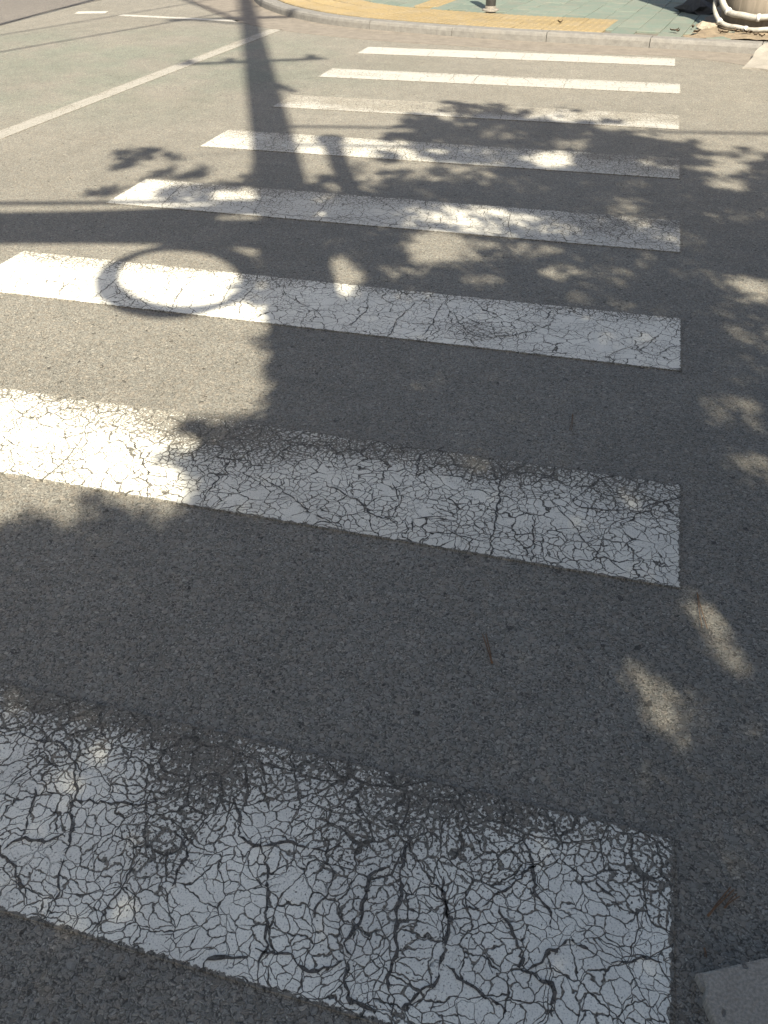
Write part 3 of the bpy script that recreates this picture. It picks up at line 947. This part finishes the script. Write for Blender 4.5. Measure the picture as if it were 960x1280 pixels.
# ------------------------------------------------------------------ utility pole behind the photographer (its shadow falls on the crossing)
UB = Vector((0.632, -1.0, 0.1))
CD = Vector((0.968, 0.250, 0)).normalized()       # run of the street cables
def unshade(px, py, z):
    """point at height z whose shadow falls on the road point under this pixel"""
    g = G(px, py)
    return Vector((g.x + SX * COT * z, g.y + SY * COT * z, z))
def lift(g, z):
    return Vector((g.x + SX * COT * z, g.y + SY * COT * z, z))
up = empty('utility_pole', UB)
tag(up, 'tall round concrete utility pole with crossarms and cable loops standing behind the crosswalk', 'utility pole')
bm = bmesh.new(); lathe_bm(bm, [(.175, -.1), (.17, 1), (.155, 5), (.138, 9), (.116, 13), (.106, 16.5), (.07, 16.55)], 28)
link('shaft', from_bm('shaft', bm, True), MAT['pole'], up)
def bar(name, a, b, th, parent, base, mat=None):
    a = Vector(a) - base; b = Vector(b) - base
    d = b - a
    bm = bmesh.new()
    box_bm(bm, (d.length, th, th), (a + b) / 2, d.to_track_quat('X', 'Z').to_matrix().to_4x4())
    return link(name, from_bm(name, bm), mat or MAT['dark_steel'], parent)
z = 10.25
c = Vector((UB.x, UB.y, z))
cd2 = Vector((.9, .43, 0)).normalized()
bar('crossarm', c - cd2 * .72, c + cd2 * .62, .06, up, UB)
c2 = Vector((UB.x, UB.y, 13.1))
bar('crossarm', c2 - cd2 * .95 + Vector((0, 0, .1)), c2 + cd2 * .55, .09, up, UB)
bar('brace', Vector((UB.x, UB.y, 9.5)), unshade(368, 115, 9.1), .06, up, UB)
bar('brace', Vector((UB.x, UB.y, 12.6)), c2 - cd2 * .6, .05, up, UB)
for k in (-.62, -.25, .5):
    q = c + cd2 * k - UB
    bm = bmesh.new(); lathe_bm(bm, [(.02, .03), (.02, .08), (.055, .09), (.05, .14), (.055, .15), (.045, .2), (.02, .23)], 12, q)
    link('insulator', from_bm('insulator', bm), MAT['clip'], up)
# capped pipe held off beside the pole
pa = unshade(413, 176, 6.9); zt = pa.z
pipe = Vector((pa.x, pa.y, 0))
zb = 5.15
tube('riser_pipe', [Vector((pa.x, pa.y, zb)) - UB, Vector((pa.x, pa.y, zt)) - UB], .066, MAT['dark_steel'], up, 14)
tube('riser_cap', [Vector((pa.x, pa.y, zt)) - UB, Vector((pa.x, pa.y, zt + .07)) - UB, Vector((pa.x, pa.y, zt + .12)) - UB], [.10, .10, .05], MAT['dark_steel'], up, 14)
for zz in (5.5, 6.1):
    bar('pipe_bracket', Vector((UB.x, UB.y, zz)), Vector((pa.x, pa.y, zz)), .05, up, UB)
for zz in (2.2, 2.7, 3.2, 3.7, 4.2):
    bar('step_bolt', Vector((UB.x, UB.y, zz)), Vector((UB.x + (.26 if int(zz * 2) % 2 else -.26), UB.y, zz)), .018, up, UB)

def cable(name, pts, r, label, group=None, seg=6):
    o = tube(name, pts, r, MAT['black_cable'], None, seg)
    return tag(o, label, 'cable', group)
# street cables: a thick bundle to the left, dead-ended on the pole
far_l = -CD * 30
SHS = 1 / (-SY * COT)                     # metres of height per metre of shadow along y
def z_of(y):                              # height on the pole whose shadow falls at this y (road)
    return (y - UB.y) * SHS
za = z_of(3.93)
bundle = []
for k in range(11):
    dz = (k - 5) * 0.036
    sw = random.uniform(-.02, .02)
    pts = []
    for q in range(41):
        s_ = 30 * (q / 40) ** 2
        sag = -0.020 * s_ + .00066 * s_ * s_
        pts.append(Vector((UB.x, UB.y, za + dz * (1 + 1.1 * math.exp(-s_ / .8)))) - CD * (s_ + .12) + Vector((0.03 * math.sin(k * 2.1), 0.05 * math.cos(k * 1.7), sag * .6 + .025 * math.sin(s_ * 1.3 + k) + sw)))
    bundle.append(pts)
for k, pts in enumerate(bundle):
    cable('street_cable', pts, .038 + .006 * (k % 3), 'black cable strung in a thick bundle from the utility pole', 'bundled street cables')
cl0 = Vector((UB.x, UB.y, za + .02)) - CD * .35  # cylinder added to broaden and darken the bundle's shadow next to the pole
cl = empty('shadow_cylinder', cl0)
tag(cl, 'black cylinder added in the cable bundle beside the utility pole to darken its shadow', 'shadow caster')
tube('case', [-CD * q for q in (0, .04, .08, .62, .66, .70)], [.05, .10, .115, .115, .10, .05], MAT['black_cable'], cl, 14)
for q in (.2, .5):
    tube('band', [-CD * (q - .02), -CD * (q + .02)], .122, MAT['dark_steel'], cl, 14)
zc = z_of(4.27)
pts = [Vector((UB.x, UB.y, zc)) - CD * (s_ + .1) + Vector((0, 0, -.012 * s_ + .0004 * s_ * s_)) for s_ in range(0, 31)]
cable('messenger_cable', pts, .026, 'single black cable running above the thick bundle', None)
# slack loop hung under the bundle
ctr = lift(G(224, 350), 0)
zl = 0
def loop():
    # its plane holds the cable run and the vertical; the height follows from where the pole line meets it
    g = G(224, 347)
    # solve for the height at which the lifted point lies in the vertical plane of the cables
    nrm = Vector((-CD.y, CD.x, 0))
    k = -((g.x - UB.x) * nrm.x + (g.y - UB.y) * nrm.y) / (SX * COT * nrm.x + SY * COT * nrm.y)
    c = lift(g, k)
    o = empty('cable_loop', c)
    tag(o, 'round slack coil of black cable hung under the bundle beside the pole', 'cable loop')
    for t in range(4):
        ring = []
        for q in range(41):
            a = 2 * math.pi * q / 40 + t * .5
            rr = 1 + random.uniform(-.012, .012)
            ring.append(CD * (math.cos(a) * .315 * rr + .010 * (t - 1.5) * 2) + Vector((0, 0, math.sin(a) * .385 * rr + .012 * (t % 2))) + nrm * (.02 * (t - 1.5)))
        tube('coil', ring, .020, MAT['black_cable'], o, 6)
    for a in (math.pi * .5, math.pi * 1.2, math.pi * 1.9):
        q = CD * math.cos(a) * .315 + Vector((0, 0, math.sin(a) * .385))
        d = Vector((0, 0, 1)).cross(nrm)
        tg = CD * -math.sin(a) + Vector((0, 0, math.cos(a)))
        tube('tie', [q - tg * .02, q + tg * .02], .036, MAT['black_cable'], o, 8)
    return c
lc = loop()
# wires leaving the pole to the right, and drops to the far side
for (x0, y0, x1, y1, r, lab) in ((700, 163, 960, 167, .022, 'upper black wire leaving the utility pole along the street'), (850, 190, 960, 192, .020, 'lower black wire leaving the utility pole along the street')):
    a, b = G(x0, y0), G(x1, y1)
    d = (b - a)
    # meet the pole line
    den = d.x * SY - d.y * SX
    k = ((UB.x - a.x) * SY - (UB.y - a.y) * SX) / den
    s0 = a + d * k
    hz = (s0.y - UB.y) * SHS
    dn_ = d.normalized()
    pts = [lift(s0 + dn_ * t, hz) for t in range(0, 31, 2)]
    cable('street_wire', pts, r, lab, None)
def far_wire(name, px0, px1, z0, z1, ext, r, label):
    a, b = G(*px0), G(*px1)
    a2 = a - (b - a) * ext[0]
    b2 = b + (b - a) * ext[1]
    n = 12
    pts = [lift(a2.lerp(b2, q / n), z0 + (z1 - z0) * q / n) for q in range(n + 1)]
    cable(name, pts, r, label)
far_wire('overhead_wire', (0, 31), (118, 0), 7.5, 7.0, (5.0, 5.0), .040, 'thick overhead cable crossing high above the side street mouth')
a = lift(G(297, 25), z_of(10.45))
far_wire('overhead_wire', (300, 26), (232, 0), 12.9, 10.5, (0.0, 5.0), .045, 'thick drop cable leaving the pole top towards the far corner')
far_wire('overhead_wire', (0, 44), (215, 8), 9.0, 8.6, (4, 5), .018, 'thin overhead wire high above the road, left of the pole')
far_wire('overhead_wire', (0, 65), (235, 24), 8.6, 8.2, (4, 5), .022, 'slightly thicker overhead wire parallel to the thin one')

# ------------------------------------------------------------------ pine tree (crown shades the crossing)
SHADE = [(-700, 900), (-200, 720), (0, 690), (10, 662), (28, 648), (45, 662), (60, 690), (80, 682), (100, 652), (115, 630), (140, 630), (165, 642), (190, 615), (200, 578), (228, 556), (240, 532), (270, 526), (300, 528), (330, 522), (345, 505),
         (342, 372), (332, 330), (330, 262), (362, 250), (378, 240), (398, 236), (404, 216), (440, 214), (470, 216), (505, 204), (545, 205), (530, 190), (512, 176), (520, 166), (545, 152), (590, 152), (572, 140), (622, 130), (655, 140), (700, 145), (755, 164), (800, 174), (846, 184), (872, 205), (930, 214), (962, 202), (1060, 225),
         (1500, 300), (1700, 700), (1700, 1500), (900, 2300), (0, 2300), (-900, 1700)]
TUFT = [(205, 216, 50, 9, .3), (190, 203, 40, 9, .3), (166, 212, 22, 8, .9), (160, 193, 14, 5, .9), (185, 191, 22, 5, .9), (212, 209, 22, 5, .8), (240, 214, 14, 9, .9), (216, 196, 12, 4, .8), (130, 241, 16, 5, .8), (150, 236, 14, 4, .4), (250, 241, 55, 9, .45), (300, 232, 25, 9, .55), (318, 215, 8, 14, .6), (240, 288, 26, 12, .35)]
GAPS = [(426, 346, 15, 24, -12, 1), (388, 203, 14, 13, 0, .9), (440, 207, 25, 14, 0, .9), (445, 229, 24, 6, 0, .7), (545, 308, 30, 15, 0, 1), (508, 338, 14, 9, 0, .7), (560, 216, 40, 9, 0, .75), (500, 224, 22, 7, 0, .5), (600, 272, 50, 10, 0, .85), (684, 285, 32, 7, 5, .75),
        (530, 268, 34, 9, 0, .65), (575, 298, 50, 9, 0, .8), (645, 312, 45, 7, 5, .8), (626, 167, 18, 5, 0, .8), (712, 182, 14, 6, 20, .8), (690, 200, 18, 9, 0, 1), (655, 192, 14, 5, 0, .5), (785, 255, 13, 5, 0, .8), (792, 271, 24, 5, 5, .6), (800, 230, 10, 3, 0, .6), (703, 337, 9, 8, 0, .7),
        (762, 337, 7, 6, 0, .5), (585, 326, 11, 7, 0, .8), (602, 352, 12, 6, 20, .6), (866, 340, 13, 5, 0, .6), (868, 305, 15, 4, 0, .6), (905, 268, 12, 4, 0, .5), (946, 265, 15, 7, 0, .7), (915, 228, 12, 4, 0, .6), (942, 360, 22, 9, 10, .95), (918, 395, 18, 11, 0, .5), (945, 420, 14, 8, 10, .7),
        (925, 460, 20, 11, 0, .4), (922, 513, 24, 12, 5, .8), (948, 587, 18, 8, 30, .85), (889, 788, 9, 36, -22, .95), (831, 890, 11, 58, -32, .95), (900, 975, 8, 40, -40, .25), (645, 410, 9, 6, 0, .45), (525, 485, 11, 7, 0, .4), (587, 580, 10, 6, 0, .5), (790, 625, 12, 7, 0, .5),
        (115, 972, 10, 34, 20, .55), (95, 850, 24, 16, 0, .25), (958, 1100, 10, 36, 0, .6), (390, 275, 10, 5, 0, .7), (400, 250, 14, 5, 0, .5), (640, 232, 20, 5, 0, .3), (330, 300, 14, 8, 0, .5), (515, 372, 10, 3, 0, .5), (735, 372, 30, 6, 0, .25)]

def poly_ground(px, z=0):
    return np.array([[G(x, y).x, G(x, y).y] for x, y in px])
def inside(poly, P):
    x, y = P[:, 0], P[:, 1]
    ins = np.zeros(len(P), bool)
    n = len(poly)
    for i in range(n):
        x0, y0 = poly[i]; x1, y1 = poly[(i + 1) % n]
        c = ((y0 > y) != (y1 > y)) & (x < (x1 - x0) * (y - y0) / (y1 - y0 + 1e-12) + x0)
        ins ^= c
    return ins
def ell_poly(cx, cy, rx, ry, rot, grow):
    a = math.radians(rot)
    out = []
    for k in range(20):
        t = 2 * math.pi * k / 20
        ex, ey = rx * math.cos(t), ry * math.sin(t)
        g = G(cx + ex * math.cos(a) - ey * math.sin(a), cy + ex * math.sin(a) + ey * math.cos(a))
        out.append((g.x, g.y))
    out = np.array(out)
    c = out.mean(0)
    d = out - c
    L = np.linalg.norm(d, axis=1, keepdims=True)
    return c + d * (1 + grow / np.maximum(L, 1e-4))

CC = np.array([2.15, -2.2, 5.1]); CRD = np.array([4.6, 4.4, 2.5])
def crown():
    # ground points that must lie in the tree's shade
    DENS = 2500
    x0, x1, y0, y1 = -4.2, 5.0, -2.5, 6.8
    n = int((x1 - x0) * (y1 - y0) * DENS)
    P = np.c_[rng.uniform(x0, x1, n), rng.uniform(y0, y1, n)]
    prob = np.zeros(n)
    shade_px = []
    base = np.array([[G(x, max(y, -100)).x, G(x, max(y, -100)).y] for x, y in SHADE if y < 1300] )
    # close the polygon behind the camera on the ground
    base = np.vstack([base, [[5.5, 4.0], [5.5, -3.2], [-2.2, -3.2], [-3.0, 0.0]]])
    def vnoise(Q, cell, seed):
        r = np.random.default_rng(seed)
        T = r.random((64, 64))
        u = Q / cell + 1000.0
        i0 = np.floor(u).astype(int); f = u - i0
        f = f * f * (3 - 2 * f)
        a = T[i0[:, 0] % 64, i0[:, 1] % 64]; b = T[(i0[:, 0] + 1) % 64, i0[:, 1] % 64]
        c = T[i0[:, 0] % 64, (i0[:, 1] + 1) % 64]; d = T[(i0[:, 0] + 1) % 64, (i0[:, 1] + 1) % 64]
        return (a * (1 - f[:, 0]) + b * f[:, 0]) * (1 - f[:, 1]) + (c * (1 - f[:, 0]) + d * f[:, 0]) * f[:, 1]
    rot = np.array([[.8, .6], [-.6, .8]])
    nz = .45 * vnoise(P @ rot, .27, 1) + .35 * vnoise(P @ rot.T, .12, 2) + .2 * vnoise(P, .06, 3)
    fz = .30 * vnoise(P @ rot, .21, 5) + .40 * vnoise(P @ rot.T, .10, 6) + .30 * vnoise(P, .05, 7)
    ins = inside(base, P)
    # distance to the outline of the shade
    dist = np.full(n, 9.0)
    m = len(base)
    for i in range(m):
        a = base[i]; b = base[(i + 1) % m]
        ab = b - a
        t = np.clip(((P - a) @ ab) / (ab @ ab + 1e-9), 0, 1)
        dist = np.minimum(dist, np.linalg.norm(P - a - t[:, None] * ab, axis=1))
    sd_ = np.where(ins, dist, -dist)
    far = np.clip((P[:, 1] - 2.0) / 2.0, 0, 1)          # the outer, thinner side of the crown
    prob = np.clip((sd_ / (.30 - .06 * far) + (nz - .5) * 3.4 * (1 - far) + (fz - .5) * 9.0 * far + .55 - .25 * far) * 1.6, 0, 1)
    prob[sd_ < np.where((far > .5) & (P[:, 0] > -1.6), -.32, -.02)] = 0
    far2 = far * np.clip(1 - (P[:, 0] - .1) / .5, .2, 1)
    thin = np.clip((nz - .25) / .13, 0, 1)
    prob *= 1 - far2 * (1 - thin) * .70
    prob *= 1 - .15 * far2
    for (cx, cy, rx, ry, s) in TUFT:
        m = inside(ell_poly(cx, cy, rx, ry, 0, 0.02), P)
        prob[m] = np.maximum(prob[m], s * .75 * np.clip((fz[m] - .42) / .10, 0, 1))
    for (cx, cy, rx, ry, rot, s) in GAPS:
        if cx > 850 and cy < 650:
            s, rot = min(1, s * 1.05), rot + 14
        gr = .045 if cy < 650 else .034
        m = inside(ell_poly(cx, cy, rx, ry, rot, gr), P)
        prob[m] *= (1 - s)
        m2 = inside(ell_poly(cx, cy, rx, ry, rot, gr * 1.9), P) & ~m
        prob[m2] *= (1 - 0.5 * s)
    P = P[rng.random(n) < prob]
    # height: somewhere inside the crown along the line to the sun
    n = len(P)
    Z = np.full(n, np.nan)
    for it in range(14):
        zt = rng.uniform(2.7, 7.6, n)
        Q = np.c_[P[:, 0] + SX * COT * zt, P[:, 1] + SY * COT * zt, zt]
        r = (((Q - CC) / CRD) ** 2).sum(1)
        ok = np.isnan(Z) & (r < 1)
        Z[ok] = zt[ok]
    rest = np.isnan(Z)
    zt = np.linspace(2.9, 7.4, 24)                 # outer shoots: nearest to the crown
    idx = np.where(rest)[0]
    Q = np.stack([P[idx, 0:1] + SX * COT * zt, P[idx, 1:2] + SY * COT * zt, np.broadcast_to(zt, (len(idx), 24))], -1)
    r = (((Q - CC) / CRD) ** 2).sum(-1)
    Z[idx] = zt[r.argmin(1)] + rng.normal(0, .1, len(idx))
    C = np.c_[P[:, 0] + SX * COT * Z, P[:, 1] + SY * COT * Z, Z]
    return C
TC = crown()
def needles(C):
    B = 5
    n = len(C)
    d = rng.normal(0, 1, (n, B, 3)); d[..., 2] += .25
    d /= np.linalg.norm(d, axis=2, keepdims=True)
    L = rng.uniform(.045, .072, (n, B, 1))
    s = np.cross(d, rng.normal(0, 1, (n, B, 3)))
    s /= np.linalg.norm(s, axis=2, keepdims=True)
    W = rng.uniform(.008, .012, (n, B, 1))
    base = C[:, None, :] + rng.normal(0, .008, (n, B, 3))
    V = np.stack([base - s * W, base + s * W, base + d * L + s * W * .6, base + d * L - s * W * .6], 2).reshape(-1, 3)
    nf = n * B
    me = bpy.data.meshes.new('crown')
    me.vertices.add(nf * 4)
    me.vertices.foreach_set('co', V.astype(np.float32).ravel())
    me.loops.add(nf * 4)
    me.loops.foreach_set('vertex_index', np.arange(nf * 4, dtype=np.int32))
    me.polygons.add(nf)
    me.polygons.foreach_set('loop_start', np.arange(0, nf * 4, 4, dtype=np.int32))
    me.update(calc_edges=True)
    me.materials.append(MAT['foliage'])
    return me
TB = Vector((2.35, -3.3, 0.1))
tree = empty('pine_tree', TB)
tag(tree, 'broad pine tree with long needle tufts standing on the pavement beside the utility pole', 'tree')
cr_ = link('crown', needles(TC - np.array(TB)), None, tree)
# limbs: grown from the trunk towards clusters of tufts
trunk_pts = [Vector((0, 0, -.1)), Vector((.05, .05, 1.2)), Vector((-.06, .25, 2.4)), Vector((.02, .5, 3.6)), Vector((-.05, .8, 4.8)), Vector((-.1, 1.0, 6.0)), Vector((-.1, 1.1, 6.9))]
tube('trunk', smooth_line(trunk_pts, 4), list(np.linspace(.17, .03, 25)), MAT['bark'], tree, 12)
V, Fc = [], []
nodes = [(p, .1 - .012 * k) for k, p in enumerate(smooth_line(trunk_pts, 4)) if p.z > 2.6]
nodes = [(p, max(.03, .085 - .008 * (p.z - 2.6))) for p, _ in nodes]
sel = rng.choice(len(TC), 230, replace=False)
tips = sorted([Vector(TC[i]) - TB for i in sel], key=lambda v: (Vector((v.x, v.y - .8, (v.z - 4.5)))).length)
for tp in tips:
    best = min(nodes, key=lambda n_: (n_[0] - tp).length + (0.6 if n_[0].z > tp.z + .3 else 0))
    a, ra = best
    dist = (tp - a).length
    if dist < .25: continue
    mid = a.lerp(tp, .5) + Vector((random.uniform(-.08, .08), random.uniform(-.08, .08), -.08 * dist))
    rb = max(.006, ra * .55)
    pl = smooth_line([a, mid, tp], 3)
    vv, ff = tube_data(pl, list(np.linspace(min(ra, .05) * .8, rb * .5, len(pl))), 5)
    o_ = len(V)
    V += vv
    Fc += [tuple(i + o_ for i in f) for f in ff]
    nodes += [(mid, rb * .9), (tp, rb * .6)]
limbs = link('limbs', mesh('limbs', V, Fc, True), MAT['bark'], tree)
limbs['kind'] = 'stuff'
